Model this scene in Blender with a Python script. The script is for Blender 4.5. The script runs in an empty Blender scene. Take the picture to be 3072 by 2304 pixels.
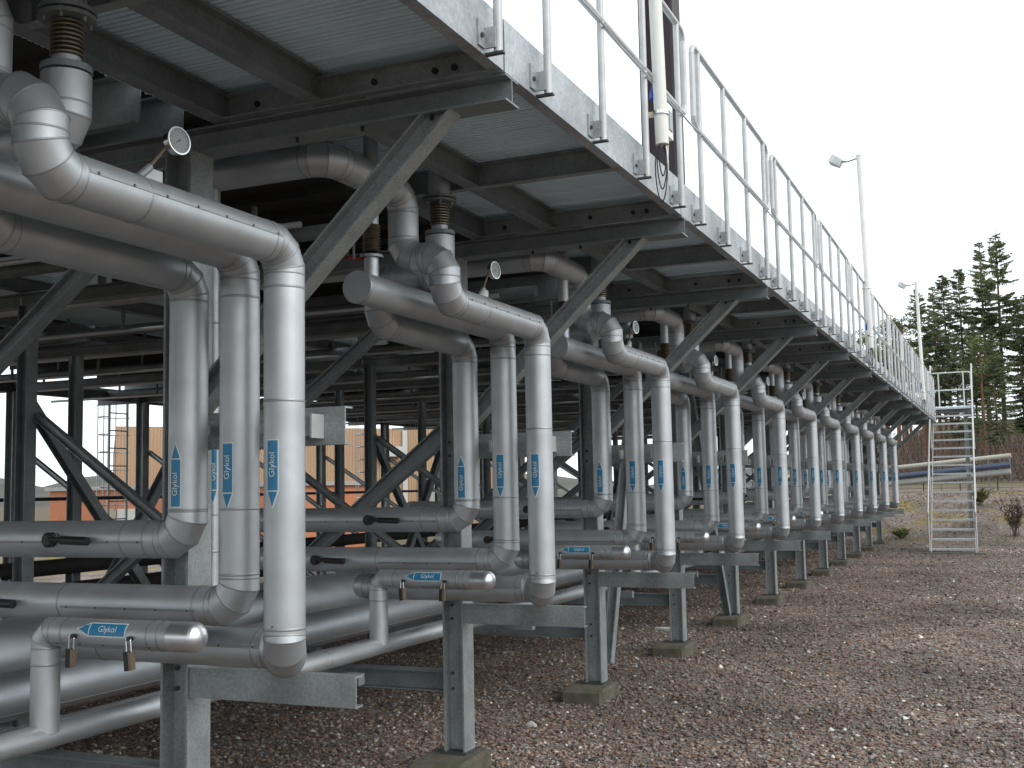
import bpy, math, random
import numpy as np
from math import sin, cos, pi, radians, atan2, sqrt
from mathutils import Vector, Matrix
random.seed(7); rng = np.random.default_rng(11)
scene = bpy.context.scene; COL = scene.collection
# ------------------------------------------------------------------ camera
YAW, PIT, ROL, FPX, CAMH = 0.41021745, 0.09203359, -0.01967374, 3371.95, 1.65
f = Vector((-sin(YAW)*cos(PIT), cos(YAW)*cos(PIT), sin(PIT)))
r = f.cross(Vector((0, 0, 1))).normalized(); u = r.cross(f)
r, u = r*cos(ROL)+u*sin(ROL), -r*sin(ROL)+u*cos(ROL)
cd = bpy.data.cameras.new('camera'); cam = bpy.data.objects.new('camera', cd); COL.objects.link(cam)
M = Matrix((r, u, -f)).transposed().to_4x4(); M.translation = Vector((0, 0, CAMH)); cam.matrix_world = M
cd.sensor_fit = 'HORIZONTAL'; cd.sensor_width = 36; cd.lens = 36*FPX/3072
cd.clip_start = .05; cd.clip_end = 3000; scene.camera = cam
# ------------------------------------------------------------------ light
SUN_EL, SUN_AZ = radians(38), radians(100)      # azimuth from +Y towards +X
w = bpy.data.worlds.new('World'); scene.world = w; w.use_nodes = True
nt = w.node_tree; bg = nt.nodes['Background']
sky = nt.nodes.new('ShaderNodeTexSky'); sky.sky_type = 'NISHITA'; sky.sun_disc = False
sky.sun_elevation = SUN_EL; sky.sun_rotation = SUN_AZ
sky.air_density = 1.0; sky.dust_density = 6.0; sky.ozone_density = 1.0
hs = nt.nodes.new('ShaderNodeHueSaturation'); hs.inputs['Saturation'].default_value = .22
nt.links.new(sky.outputs[0], hs.inputs['Color'])
cl = nt.nodes.new('ShaderNodeMix'); cl.data_type = 'RGBA'; cl.inputs['Factor'].default_value = .85      # even cloud layer over the sky
nt.links.new(hs.outputs[0], cl.inputs['A']); cl.inputs['B'].default_value = (6.3, 6.85, 7.1, 1); nt.links.new(cl.outputs['Result'], bg.inputs['Color'])
bg.inputs['Strength'].default_value = .15
sl = bpy.data.lights.new('sun', 'SUN'); sl.energy = .5; sl.angle = radians(25); sl.color = (1, .97, .93)
so = bpy.data.objects.new('sun', sl); COL.objects.link(so)
sd = Vector((sin(SUN_AZ)*cos(SUN_EL), cos(SUN_AZ)*cos(SUN_EL), sin(SUN_EL)))
so.rotation_euler = sd.to_track_quat('Z', 'Y').to_euler()
scene.view_settings.view_transform = 'Standard'; scene.view_settings.look = 'None'
scene.view_settings.gamma = 1; scene.view_settings.exposure = EXPO = 0.68
scene.render.engine = 'CYCLES'

# ------------------------------------------------------------------ materials
def mat(name, col, rough=.6, metal=0., noise=0., nscale=8., bump=0., bscale=60., rnoise=0., vor=0., vscale=40., spec=.5, alt=None, altscale=3., altw=(.45, .6), coord='Object', dent=0.):
    m = bpy.data.materials.new(name); m.use_nodes = True; t = m.node_tree; L = t.links.new
    p = t.nodes['Principled BSDF']; p.inputs['Roughness'].default_value = rough; p.inputs['Metallic'].default_value = metal
    p.inputs['Specular IOR Level'].default_value = spec
    tc = t.nodes.new('ShaderNodeTexCoord').outputs[coord]
    if coord == 'Geo': pass
    c = t.nodes.new('ShaderNodeRGB'); c.outputs[0].default_value = (*col, 1); out = c.outputs[0]
    def nz(scale, detail=4):
        n = t.nodes.new('ShaderNodeTexNoise'); n.inputs['Scale'].default_value = scale; n.inputs['Detail'].default_value = detail
        L(tc, n.inputs['Vector']); return n.outputs['Fac']
    if alt:
        mx = t.nodes.new('ShaderNodeMix'); mx.data_type = 'RGBA'; rp = t.nodes.new('ShaderNodeMapRange')
        rp.inputs['From Min'].default_value, rp.inputs['From Max'].default_value = altw
        L(nz(altscale, 6), rp.inputs['Value']); L(rp.outputs[0], mx.inputs['Factor']); L(out, mx.inputs['A']); mx.inputs['B'].default_value = (*alt, 1); out = mx.outputs['Result']
    def scalecol(fac, amt, out):
        mr = t.nodes.new('ShaderNodeMapRange'); mr.inputs['To Min'].default_value = 1-amt; mr.inputs['To Max'].default_value = 1+amt
        mr.inputs['From Min'].default_value = .3; mr.inputs['From Max'].default_value = .7; mr.clamp = False
        L(fac, mr.inputs['Value']); v = t.nodes.new('ShaderNodeVectorMath'); v.operation = 'SCALE'; L(out, v.inputs[0]); L(mr.outputs[0], v.inputs['Scale']); return v.outputs[0]
    if noise: out = scalecol(nz(nscale, 8), noise, out)
    if vor:
        v = t.nodes.new('ShaderNodeTexVoronoi'); v.inputs['Scale'].default_value = vscale; L(tc, v.inputs['Vector'])
        s = t.nodes.new('ShaderNodeSeparateColor'); L(v.outputs['Color'], s.inputs[0]); out = scalecol(s.outputs[0], vor, out)
    L(out, p.inputs['Base Color'])
    if rnoise:
        mr = t.nodes.new('ShaderNodeMapRange'); mr.inputs['To Min'].default_value = rough-rnoise; mr.inputs['To Max'].default_value = rough+rnoise
        mr.inputs['From Min'].default_value = .3; mr.inputs['From Max'].default_value = .7; L(nz(nscale*1.7+2, 5), mr.inputs['Value']); L(mr.outputs[0], p.inputs['Roughness'])
    if bump:
        b = t.nodes.new('ShaderNodeBump'); b.inputs['Strength'].default_value = bump; b.inputs['Distance'].default_value = .002
        L(nz(bscale, 3), b.inputs['Height']); L(b.outputs[0], p.inputs['Normal'])
        if dent:
            d = t.nodes.new('ShaderNodeBump'); d.inputs['Strength'].default_value = dent; d.inputs['Distance'].default_value = .01
            L(nz(9, 2), d.inputs['Height']); L(d.outputs[0], b.inputs['Normal'])
    return m
ALU = mat('aluminium_jacket', (.50, .52, .54), .49, .78, noise=.09, nscale=6, rnoise=.05, dent=.16,  bump=.25, bscale=160)
ALU2 = mat('aluminium_jacket_main', (.45, .475, .50), .47, .8, noise=.10, nscale=4, rnoise=.06, dent=.16,  bump=.3, bscale=120)
SEAM = mat('jacket_seam', (.36, .37, .38), .5, .8)
SCREW = mat('screw', (.10, .10, .10), .5, .7)
CAP = mat('polished_cap', (.74, .75, .77), .33, .9, noise=.04)
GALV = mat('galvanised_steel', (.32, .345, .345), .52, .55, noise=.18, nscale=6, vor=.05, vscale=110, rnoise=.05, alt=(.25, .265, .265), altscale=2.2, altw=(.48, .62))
GALVD = mat('galvanised_steel_dull_shaded', (.22, .245, .25), .6, .4, noise=.18, nscale=6, vor=.04, vscale=110, rnoise=.05)  # duller steel; shade on inner and underside members is put into its colour
FASC = mat('galvanised_fascia', (.40, .42, .44), .5, .45, noise=.26, nscale=3.4, vor=.05, vscale=70, rnoise=.08, alt=(.30, .315, .33), altscale=1.6, altw=(.5, .6))
RAIL = mat('galvanised_rail', (.50, .50, .50), .48, .35, noise=.10, nscale=14)
DECK = mat('deck_aluminium', (.66, .80, .87), .5, 0, noise=.08, nscale=3)
DARKC = mat('dark_casing', (.028, .026, .024), .8, 0, noise=.2)
BLACK = mat('black_plastic', (.012, .012, .012), .45)
BRASS = mat('brass', (.19, .145, .10), .5, .3, noise=.15)
BLUE = mat('label_blue', (.02, .18, .34), .4, 0, noise=.05)
WHITE = mat('label_white', (.62, .66, .64), .45)
BELL = mat('bellows_steel', (.27, .235, .175), .4, .8, noise=.2, nscale=30)
CONC = mat('concrete', (.115, .10, .078), .9, 0, noise=.3, nscale=9, alt=(.07, .07, .042), altscale=6, altw=(.45, .62), bump=.8, bscale=40)
WPIPE = mat('white_pole_paint', (.74, .72, .68), .45, 0, noise=.05)
DIAL = mat('dial_face', (.30, .32, .32), .4)
CHROME = mat('chrome', (.7, .7, .7), .2, 1)
BROWN = mat('brown_steel', (.045, .033, .036), .6, .2, noise=.1)
CABLE = mat('cable_black', (.01, .01, .012), .5)
CBLUE = mat('cable_blue', (.01, .05, .4), .5)
CREAM = mat('cream_plastic', (.60, .50, .33), .6)
RED = mat('red_paint', (.45, .02, .02), .5)
SPIPE = mat('grey_conduit', (.62, .64, .64), .5, .5, noise=.1)

# ------------------------------------------------------------------ mesh helpers
class MB:
    def __init__(s): s.v = []; s.f = []; s.m = []; s.sm = []; s.mats = []
    def mi(s, m):
        if m not in s.mats: s.mats.append(m)
        return s.mats.index(m)
    def add(s, vs, fs, m, smooth=False):
        o = len(s.v); s.v += [tuple(v) for v in vs]; i = s.mi(m)
        for q in fs: s.f.append(tuple(o+a for a in q)); s.m.append(i); s.sm.append(smooth)
        return s
    def box(s, x0, x1, y0, y1, z0, z1, m):
        vs = [(x, y, z) for z in (z0, z1) for y in (y0, y1) for x in (x0, x1)]
        return s.add(vs, [(0, 2, 3, 1), (4, 5, 7, 6), (0, 1, 5, 4), (2, 6, 7, 3), (0, 4, 6, 2), (1, 3, 7, 5)], m)
    def ext(s, prof, p0, p1, m, up=(0, 0, 1)):
        """extrude closed 2-D profile (a,b) from p0 to p1; a = side axis, b = up axis"""
        p0 = Vector(p0); p1 = Vector(p1); d = (p1-p0).normalized(); up = Vector(up)
        a = d.cross(up).normalized(); b = a.cross(d)
        n = len(prof); vs = [p+a*q[0]+b*q[1] for p in (p0, p1) for q in prof]
        fs = [(i, (i+1) % n, n+(i+1) % n, n+i) for i in range(n)]
        s.add(vs, fs, m); return s.capfan(prof, vs, n, m)
    def extcut(s, prof, p0, p1, m, n0, n1, up=(0, 0, 1)):
        """extrude with both ends cut along planes through p0 / p1 with normals n0 / n1"""
        p0 = Vector(p0); p1 = Vector(p1); d = (p1-p0).normalized(); up = Vector(up); a = d.cross(up).normalized(); b = a.cross(d); vs = []
        for p, nn in ((p0, Vector(n0)), (p1, Vector(n1))):
            for q in prof: o = a*q[0]+b*q[1]; vs.append(p+o-d*(o.dot(nn)/d.dot(nn)))
        n = len(prof); s.add(vs, [(i, (i+1) % n, n+(i+1) % n, n+i) for i in range(n)], m); return s.capfan(prof, vs, n, m)
    def capfan(s, prof, vs, n, m):
        # end caps of possibly concave profile: one ngon each
        s.add(vs[:n], [tuple(range(n))[::-1]], m); s.add(vs[n:], [tuple(range(n))], m); return s
    def tube(s, pts, rad, m, n=20, caps=True, seam=None, seam_at=None):
        pts = [Vector(p) for p in pts]; pts = [p for i, p in enumerate(pts) if i == 0 or (p-pts[i-1]).length > 1e-4]; N = len(pts)
        for i in range(N-1):
            d = (pts[i+1]-pts[i]).normalized()
            ref = Vector((0, 0, 1)) if abs(d.z) < .9 else Vector((0, 1, 0))
            a = d.cross(ref).normalized(); b = a.cross(d)
            def plane(j):
                if 0 < j < N-1:
                    d1 = (pts[j]-pts[j-1]).normalized(); d2 = (pts[j+1]-pts[j]).normalized(); return (d1+d2).normalized()
                return d
            n0, n1 = plane(i), plane(i+1); vs = []
            for P, nn in ((pts[i], n0), (pts[i+1], n1)):
                for k in range(n):
                    o = a*(rad*cos(2*pi*k/n))+b*(rad*sin(2*pi*k/n)); vs.append(P+o-d*(o.dot(nn)/d.dot(nn)))
            s.add(vs, [(k, (k+1) % n, n+(k+1) % n, n+k) for k in range(n)], m, True)
            if caps and i == 0: s.add(vs[:n], [tuple(range(n))[::-1]], m)
            if caps and i == N-2: s.add(vs[n:], [tuple(range(n))], m)
            if seam and i > 0:   # raised mitre bead
                bw = .0035; R = rad+.0022; ring = []
                for off in (-bw, 0, bw):
                    for k in range(n):
                        q = a*cos(2*pi*k/n)+b*sin(2*pi*k/n); rr = rad if off else R
                        o = q*rr; ring.append(pts[i]+o-d*(o.dot(n0)/d.dot(n0))+n0*off)
                s.add(ring, [(j*n+k, j*n+(k+1) % n, (j+1)*n+(k+1) % n, (j+1)*n+k) for j in (0, 1) for k in range(n)], seam, True)
        return s
    def ring(s, c, axis, rad, m, n=20, w=.005, h=.0022):
        c = Vector(c); d = Vector(axis).normalized(); ref = Vector((0, 0, 1)) if abs(d.z) < .9 else Vector((0, 1, 0))
        a = d.cross(ref).normalized(); b = a.cross(d); vs = []
        for off, rr in ((-w, rad), (0, rad+h), (w, rad)):
            vs += [c+(a*cos(2*pi*k/n)+b*sin(2*pi*k/n))*rr+d*off for k in range(n)]
        return s.add(vs, [(j*n+k, j*n+(k+1) % n, (j+1)*n+(k+1) % n, (j+1)*n+k) for j in (0, 1) for k in range(n)], m, True)
    def lathe(s, prof, c, axis, m, n=20, smooth=True):
        """prof: list (dist along axis, radius)"""
        c = Vector(c); d = Vector(axis).normalized(); ref = Vector((0, 0, 1)) if abs(d.z) < .9 else Vector((0, 1, 0))
        a = d.cross(ref).normalized(); b = a.cross(d)
        for (t0, r0), (t1, r1) in zip(prof[:-1], prof[1:]):
            vs = [c+d*t+(a*cos(2*pi*k/n)+b*sin(2*pi*k/n))*q for t, q in ((t0, r0), (t1, r1)) for k in range(n)]
            s.add(vs, [(k, (k+1) % n, n+(k+1) % n, n+k) for k in range(n)], m, smooth)
        return s
    def build(s, name, parent=None, loc=None):
        me = bpy.data.meshes.new(name); me.from_pydata(s.v, [], s.f)
        for m in s.mats: me.materials.append(m)
        me.polygons.foreach_set('material_index', s.m); me.polygons.foreach_set('use_smooth', s.sm); me.update()
        o = bpy.data.objects.new(name, me); COL.objects.link(o)
        if parent: o.parent = parent
        if loc: o.location = loc
        return o
def thing(name, label, cat, loc=(0, 0, 0), group=None):
    o = bpy.data.objects.new(name, None); o.empty_display_size = .1; COL.objects.link(o); o.location = loc
    return tag(o, label, cat, group)
def tag(o, label, cat, group=None):
    o['label'] = label; o['category'] = cat
    if group: o['group'] = group
    return o
def struct(o): o['kind'] = 'structure'; return o
def copy_tree(o, parent=None):
    c = o.copy(); COL.objects.link(c); c.parent = parent
    for ch in [x for x in ALLCH(o)]: copy_tree(ch, c)
    return c
def ALLCH(o): return [x for x in bpy.data.objects if x.parent == o]
def place(o, loc, label): o.location = loc; o['label'] = label; return o
ORD = ['nearest', 'second', 'third', 'fourth', 'fifth', 'sixth', 'seventh', 'eighth', 'ninth', 'tenth', 'eleventh', 'twelfth', 'thirteenth']
def ordk(k): return ORD[k]
# H profile: h depth along b axis, w flange along a axis
def Hp(h, w_, tf=.009, tw=.006):
    a, b = w_/2, h/2
    return [(-a, -b), (a, -b), (a, -b+tf), (tw/2, -b+tf), (tw/2, b-tf), (a, b-tf), (a, b), (-a, b), (-a, b-tf), (-tw/2, b-tf), (-tw/2, -b+tf), (-a, -b+tf)]
def Up(h, w_, t=.008):   # channel: web at a=0, flanges towards +a
    b = h/2
    return [(0, -b), (w_, -b), (w_, -b+t), (t, -b+t), (t, b-t), (w_, b-t), (w_, b), (0, b)]
def bend(pts, R=.1, n=3):
    pts = [Vector(p) for p in pts]; out = [pts[0]]
    for i in range(1, len(pts)-1):
        p = pts[i]; d1 = (p-pts[i-1]); d2 = (pts[i+1]-p)
        rr = min(R, d1.length*.5, d2.length*.5); d1 = d1.normalized(); d2 = d2.normalized()
        c = p-d1*rr+d2*rr
        # chord polygon tangential to the arc
        ang = math.acos(max(-1, min(1, d1.dot(d2)))); ax = d1.cross(d2).normalized()
        st = (p-d1*rr)-c; seg = ang/n; k = 1/cos(seg/2)
        out.append(p-d1*rr+(-d1*0))
        for j in range(n):
            q = Matrix.Rotation(seg*(j+.5), 3, ax) @ st; out.append(c+q*k)
        out.append(p+d2*rr)
    out.append(pts[-1]); return out

# ------------------------------------------------------------------ lettering
_tc = {}
def text2d(txt, size):
    if (txt, size) in _tc: return _tc[(txt, size)]
    cu = bpy.data.curves.new('lettering', 'FONT'); cu.body = txt; cu.size = size; cu.align_x = 'CENTER'; cu.align_y = 'CENTER'; cu.resolution_u = 3
    o = bpy.data.objects.new('lettering', cu); COL.objects.link(o); bpy.context.view_layer.update()
    me = o.to_mesh(); vs = [tuple(v.co) for v in me.vertices]; fs = [tuple(p.vertices) for p in me.polygons]
    o.to_mesh_clear(); bpy.data.objects.remove(o); bpy.data.curves.remove(cu)
    _tc[(txt, size)] = (vs, fs); return vs, fs
def sticker(parent, r0, W, Lb, Lt, tdir, tpos, wrapf, tsize=.034):
    """arrow sticker in (s,t): box from s=0..Lb, head on the side tdir; wrapf(s,t,r)->point"""
    b = .0045
    def patch(mb, segs, m, rr):
        for (s0, h0), (s1, h1) in segs:
            n = 8; vs = []
            for s_, h_ in ((s0, h0), (s1, h1)):
                vs += [wrapf(s_, -h_+2*h_*k/n, rr) for k in range(n+1)]
            mb.add(vs, [(k, k+1, n+2+k, n+1+k) for k in range(n)], m)
    mb = MB()
    if tdir > 0:
        patch(mb, [((-b, W/2+b), (Lb+b*.5, W/2+b)), ((Lb+b*.5, W/2+b), (Lb+Lt+b*2.2, .0005))], WHITE, r0+.0007)
        patch(mb, [((0, W/2), (Lb-b*.5, W/2)), ((Lb+b*.5, W/2*.94), (Lb+Lt, .0005))], BLUE, r0+.0013)
    else:
        patch(mb, [((-b*.5, W/2+b), (Lb+b, W/2+b)), ((-Lt-b*2.2, .0005), (-b*.5, W/2+b))], WHITE, r0+.0007)
        patch(mb, [((b*.5, W/2), (Lb, W/2)), ((-Lt, .0005), (-b*.5, W/2*.94))], BLUE, r0+.0013)
    st = mb.build('arrow_sticker', parent)
    vs, fs = text2d('Glykol', tsize); tm = MB(); ro = .0014+(tsize*.42)**2/(2*r0)
    if tdir == 0: pass
    tm.add([wrapf(*tpos(x, y), r0+ro) for x, y, z in vs], fs, WHITE); tm.build('lettering', st)
    return st
def vert_sticker(parent, x, y, r0, z0, z1, up, zt, W=.044, az=0, ts=.034):
    wf = lambda s_, t_, rr: Vector((x+rr*sin(az+t_/rr), y-rr*cos(az+t_/rr), s_))
    Lt = .055
    if up: base, Lb, td = z0, (z1-z0)-Lt, 1
    else: base, Lb, td = z0+Lt, (z1-z0)-Lt, -1
    return sticker(parent, r0, W, Lb, Lt, td, lambda a, b_: (zt-base+a, -b_), lambda s_, t_, rr: wf(base+s_, t_, rr), ts)

# ------------------------------------------------------------------ constants
P = 2.44; Y0 = 3.66; RP = .0735
NF = 12      # frames 0..11 ; pipe groups 0..10
XA, YA, XB, YB, XC, YC = -2.864, 3.46, -2.605, 3.435, -2.36, 3.39
ZA, ZB, ZC = 1.48, 1.235, 1.075
TA, TB, TC = 2.495, 2.552, 2.54
NS = 24
# ------------------------------------------------------------------ ground
def hgt(x, y):
    z = 0.0
    if y > 29:
        t = min(1, (y-29)/11); s_ = t*t*(3-2*t); k = 1.22*s_
        if y > 44: k += min(1.5, (y-44)*.045)
        if y > 78: k += min(5, (y-78)*.13)
        fx = max(0, min(1, (x+16)/10)); z += k*fx
    if x < -13.5:
        t = min(1, (-13.5-x)/14); z -= 1.25*t*t*(3-2*t)
    return z
xs = sorted(set([-900, -600, -400, -250, -160, -110, -80, -60, -50, -44] + list(np.arange(-40, 24, 1.0)) + [26, 30, 36, 44, 60, 90, 140, 250, 500]))
ys = sorted(set([-300, -120, -60, -30, -16, -8] + list(np.arange(-4, 60, 1.0)) + [62, 66, 70, 76, 84, 94, 110, 130, 160, 220, 300, 450, 700, 1000]))
def gmat():
    m = bpy.data.materials.new('gravel_ground'); m.use_nodes = True; t = m.node_tree; L = t.links.new; p = t.nodes['Principled BSDF']
    p.inputs['Roughness'].default_value = .9; p.inputs['Specular IOR Level'].default_value = .25
    geo = t.nodes.new('ShaderNodeNewGeometry'); pos = geo.outputs['Position']
    def vor(scale):
        v = t.nodes.new('ShaderNodeTexVoronoi'); v.inputs['Scale'].default_value = scale; v.inputs['Randomness'].default_value = 1; L(pos, v.inputs['Vector']); return v
    def ramp(fac, cols):
        r_ = t.nodes.new('ShaderNodeValToRGB'); e = r_.color_ramp.elements
        while len(e) < len(cols): e.new(.5)
        for i, (q, c) in enumerate(cols): e[i].position = q; e[i].color = (*c, 1)
        L(fac, r_.inputs['Fac']); return r_.outputs['Color']
    v1 = vor(42); s1 = t.nodes.new('ShaderNodeSeparateColor'); L(v1.outputs['Color'], s1.inputs[0])
    cols = [(0, (0.045, 0.038, 0.033)), (.25, (0.128, 0.094, 0.078)), (.45, (0.225, 0.144, 0.105)), (.6, (0.158, 0.144, 0.132)), (.8, (0.285, 0.220, 0.180)), (.93, (0.210, 0.205, 0.203)), (1, (0.510, 0.456, 0.390))]
    c1 = ramp(s1.outputs[0], cols)
    v2 = vor(17); s2 = t.nodes.new('ShaderNodeSeparateColor'); L(v2.outputs['Color'], s2.inputs[0]); c2 = ramp(s2.outputs[1], cols)
    def mix(f_, a, b, fv=None):
        mx = t.nodes.new('ShaderNodeMix'); mx.data_type = 'RGBA'
        if fv is None: L(f_, mx.inputs['Factor'])
        else: mx.inputs['Factor'].default_value = fv
        L(a, mx.inputs['A']); L(b, mx.inputs['B']); return mx.outputs['Result']
    def noise(sc, det=5):
        n = t.nodes.new('ShaderNodeTexNoise'); n.inputs['Scale'].default_value = sc; n.inputs['Detail'].default_value = det; L(pos, n.inputs['Vector']); return n.outputs['Fac']
    def mr(fac, a, b, c=0, d=1):
        q = t.nodes.new('ShaderNodeMapRange'); q.inputs['From Min'].default_value = a; q.inputs['From Max'].default_value = b; q.inputs['To Min'].default_value = c; q.inputs['To Max'].default_value = d; L(fac, q.inputs['Value']); return q.outputs[0]
    g = mix(None, c1, c2, .35)
    # broad patches, darker and lighter at random
    sc = t.nodes.new('ShaderNodeVectorMath'); sc.operation = 'SCALE'; L(g, sc.inputs[0]); L(mr(noise(.55, 9), .32, .68, .60, 1.25), sc.inputs['Scale']); g = sc.outputs[0]
    # grass and moss on the bank, brown scrub beyond
    xyz = t.nodes.new('ShaderNodeSeparateXYZ'); L(pos, xyz.inputs[0])
    bank = mr(xyz.outputs['Y'], 29.5, 33); gr = mr(noise(.6, 8), .52, .60)
    mm = t.nodes.new('ShaderNodeMath'); mm.operation = 'MULTIPLY'; L(bank, mm.inputs[0]); L(gr, mm.inputs[1])
    grass = ramp(noise(2.3, 6), [(.3, (.06, .075, .02)), (.42, (.22, .15, .05)), (.52, (.12, .12, .035)), (.62, (.27, .17, .07)), (.75, (.16, .12, .07))])
    g = mix(mm.outputs[0], g, grass)
    far = mr(xyz.outputs['Y'], 44, 49); g = mix(far, g, ramp(noise(.8, 8), [(.3, (.055, .05, .03)), (.5, (.13, .10, .06)), (.7, (.09, .085, .04))]))
    L(g, p.inputs['Base Color'])
    b = t.nodes.new('ShaderNodeBump'); b.inputs['Strength'].default_value = .9; b.inputs['Distance'].default_value = .012; b.invert = True
    L(v1.outputs['Distance'], b.inputs['Height']); L(b.outputs[0], p.inputs['Normal'])
    return m
GM = gmat()
vs = [(x, y, hgt(x, y)) for y in ys for x in xs]; nx = len(xs)
fs = [(j*nx+i, j*nx+i+1, (j+1)*nx+i+1, (j+1)*nx+i) for j in range(len(ys)-1) for i in range(nx-1)]
g = MB().add(vs, fs, GM, True).build('ground'); struct(g)
# loose stones : far more than anyone could count
def stones():
    m = bpy.data.materials.new('gravel_stone'); m.use_nodes = True; t = m.node_tree; p = t.nodes['Principled BSDF']; p.inputs['Roughness'].default_value = .85; p.inputs['Specular IOR Level'].default_value = .3
    geo = t.nodes.new('ShaderNodeNewGeometry'); r_ = t.nodes.new('ShaderNodeValToRGB'); e = r_.color_ramp.elements
    cols = [(0, (0.053, 0.046, 0.042)), (.2, (0.135, 0.094, 0.075)), (.4, (0.270, 0.160, 0.112)), (.55, (0.165, 0.152, 0.146)), (.72, (0.315, 0.228, 0.173)), (.88, (0.225, 0.228, 0.232)), (.965, (0.405, 0.334, 0.270)), (1, (0.750, 0.714, 0.645))]
    while len(e) < len(cols): e.new(.5)
    for i, (q, c) in enumerate(cols): e[i].position = q; e[i].color = (*c, 1)
    n_ = t.nodes.new('ShaderNodeTexNoise'); n_.inputs['Scale'].default_value = .55; n_.inputs['Detail'].default_value = 9; t.links.new(geo.outputs['Position'], n_.inputs['Vector'])
    q_ = t.nodes.new('ShaderNodeMapRange'); q_.inputs['From Min'].default_value = .32; q_.inputs['From Max'].default_value = .68; q_.inputs['To Min'].default_value = .66; q_.inputs['To Max'].default_value = 1.22; t.links.new(n_.outputs['Fac'], q_.inputs['Value'])
    v_ = t.nodes.new('ShaderNodeVectorMath'); v_.operation = 'SCALE'; t.links.new(r_.outputs['Color'], v_.inputs[0]); t.links.new(q_.outputs[0], v_.inputs['Scale'])
    t.links.new(geo.outputs['Random Per Island'], r_.inputs['Fac']); t.links.new(v_.outputs[0], p.inputs['Base Color'])
    N = 230000
    # density falls with distance from the camera
    q = rng.random(N*3); rad = 2.0+ (q**1.7)*42; th = rng.uniform(radians(-62), radians(14), N*3)
    x = np.sin(th)*rad; y = np.cos(th)*rad; k = (x < 9) & (x > -9) & (y < 42); x = x[k][:N]; y = y[k][:N]; n = len(x)
    base = np.array([(1, 0, 0), (-1, 0, 0), (0, 1, 0), (0, -1, 0), (0, 0, 1), (0, 0, -1)], float)
    fc = np.array([(0, 2, 4), (2, 1, 4), (1, 3, 4), (3, 0, 4), (2, 0, 5), (1, 2, 5), (3, 1, 5), (0, 3, 5)])
    V = base[None]*(1+rng.uniform(-.35, .35, (n, 6, 1))); V += rng.uniform(-.25, .25, (n, 6, 3))
    d = np.hypot(x, y); sz = rng.lognormal(math.log(.0092), .36, n).clip(.004, .021)*(1+d*.02)
    V *= (sz[:, None]*np.array([1, 1, .62])[None]*rng.uniform(.7, 1.35, (n, 3)))[:, None, :]
    a = rng.uniform(0, 2*pi, n); ca, sa = np.cos(a), np.sin(a)
    X = V[:, :, 0]*ca[:, None]-V[:, :, 1]*sa[:, None]+x[:, None]; Yy = V[:, :, 0]*sa[:, None]+V[:, :, 1]*ca[:, None]+y[:, None]; Z = V[:, :, 2]+sz[:, None]*.25+np.array([hgt(a_, b_) if b_ > 28.5 else 0. for a_, b_ in zip(x, y)])[:, None]
    co = np.stack([X, Yy, Z], -1).reshape(-1, 3); F = (fc[None]+(np.arange(n)*6)[:, None, None]).reshape(-1)
    me = bpy.data.meshes.new('gravel'); me.vertices.add(n*6); me.vertices.foreach_set('co', co.ravel()); me.loops.add(len(F)); me.loops.foreach_set('vertex_index', F.astype(np.int32))
    me.polygons.add(n*8); me.polygons.foreach_set('loop_start', np.arange(n*8, dtype=np.int32)*3); me.update(calc_edges=True); me.materials.append(m)
    o = bpy.data.objects.new('gravel', me); COL.objects.link(o); o['kind'] = 'stuff'; o['label'] = 'loose reddish grey gravel stones covering the yard'; o['category'] = 'gravel'
stones()

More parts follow.
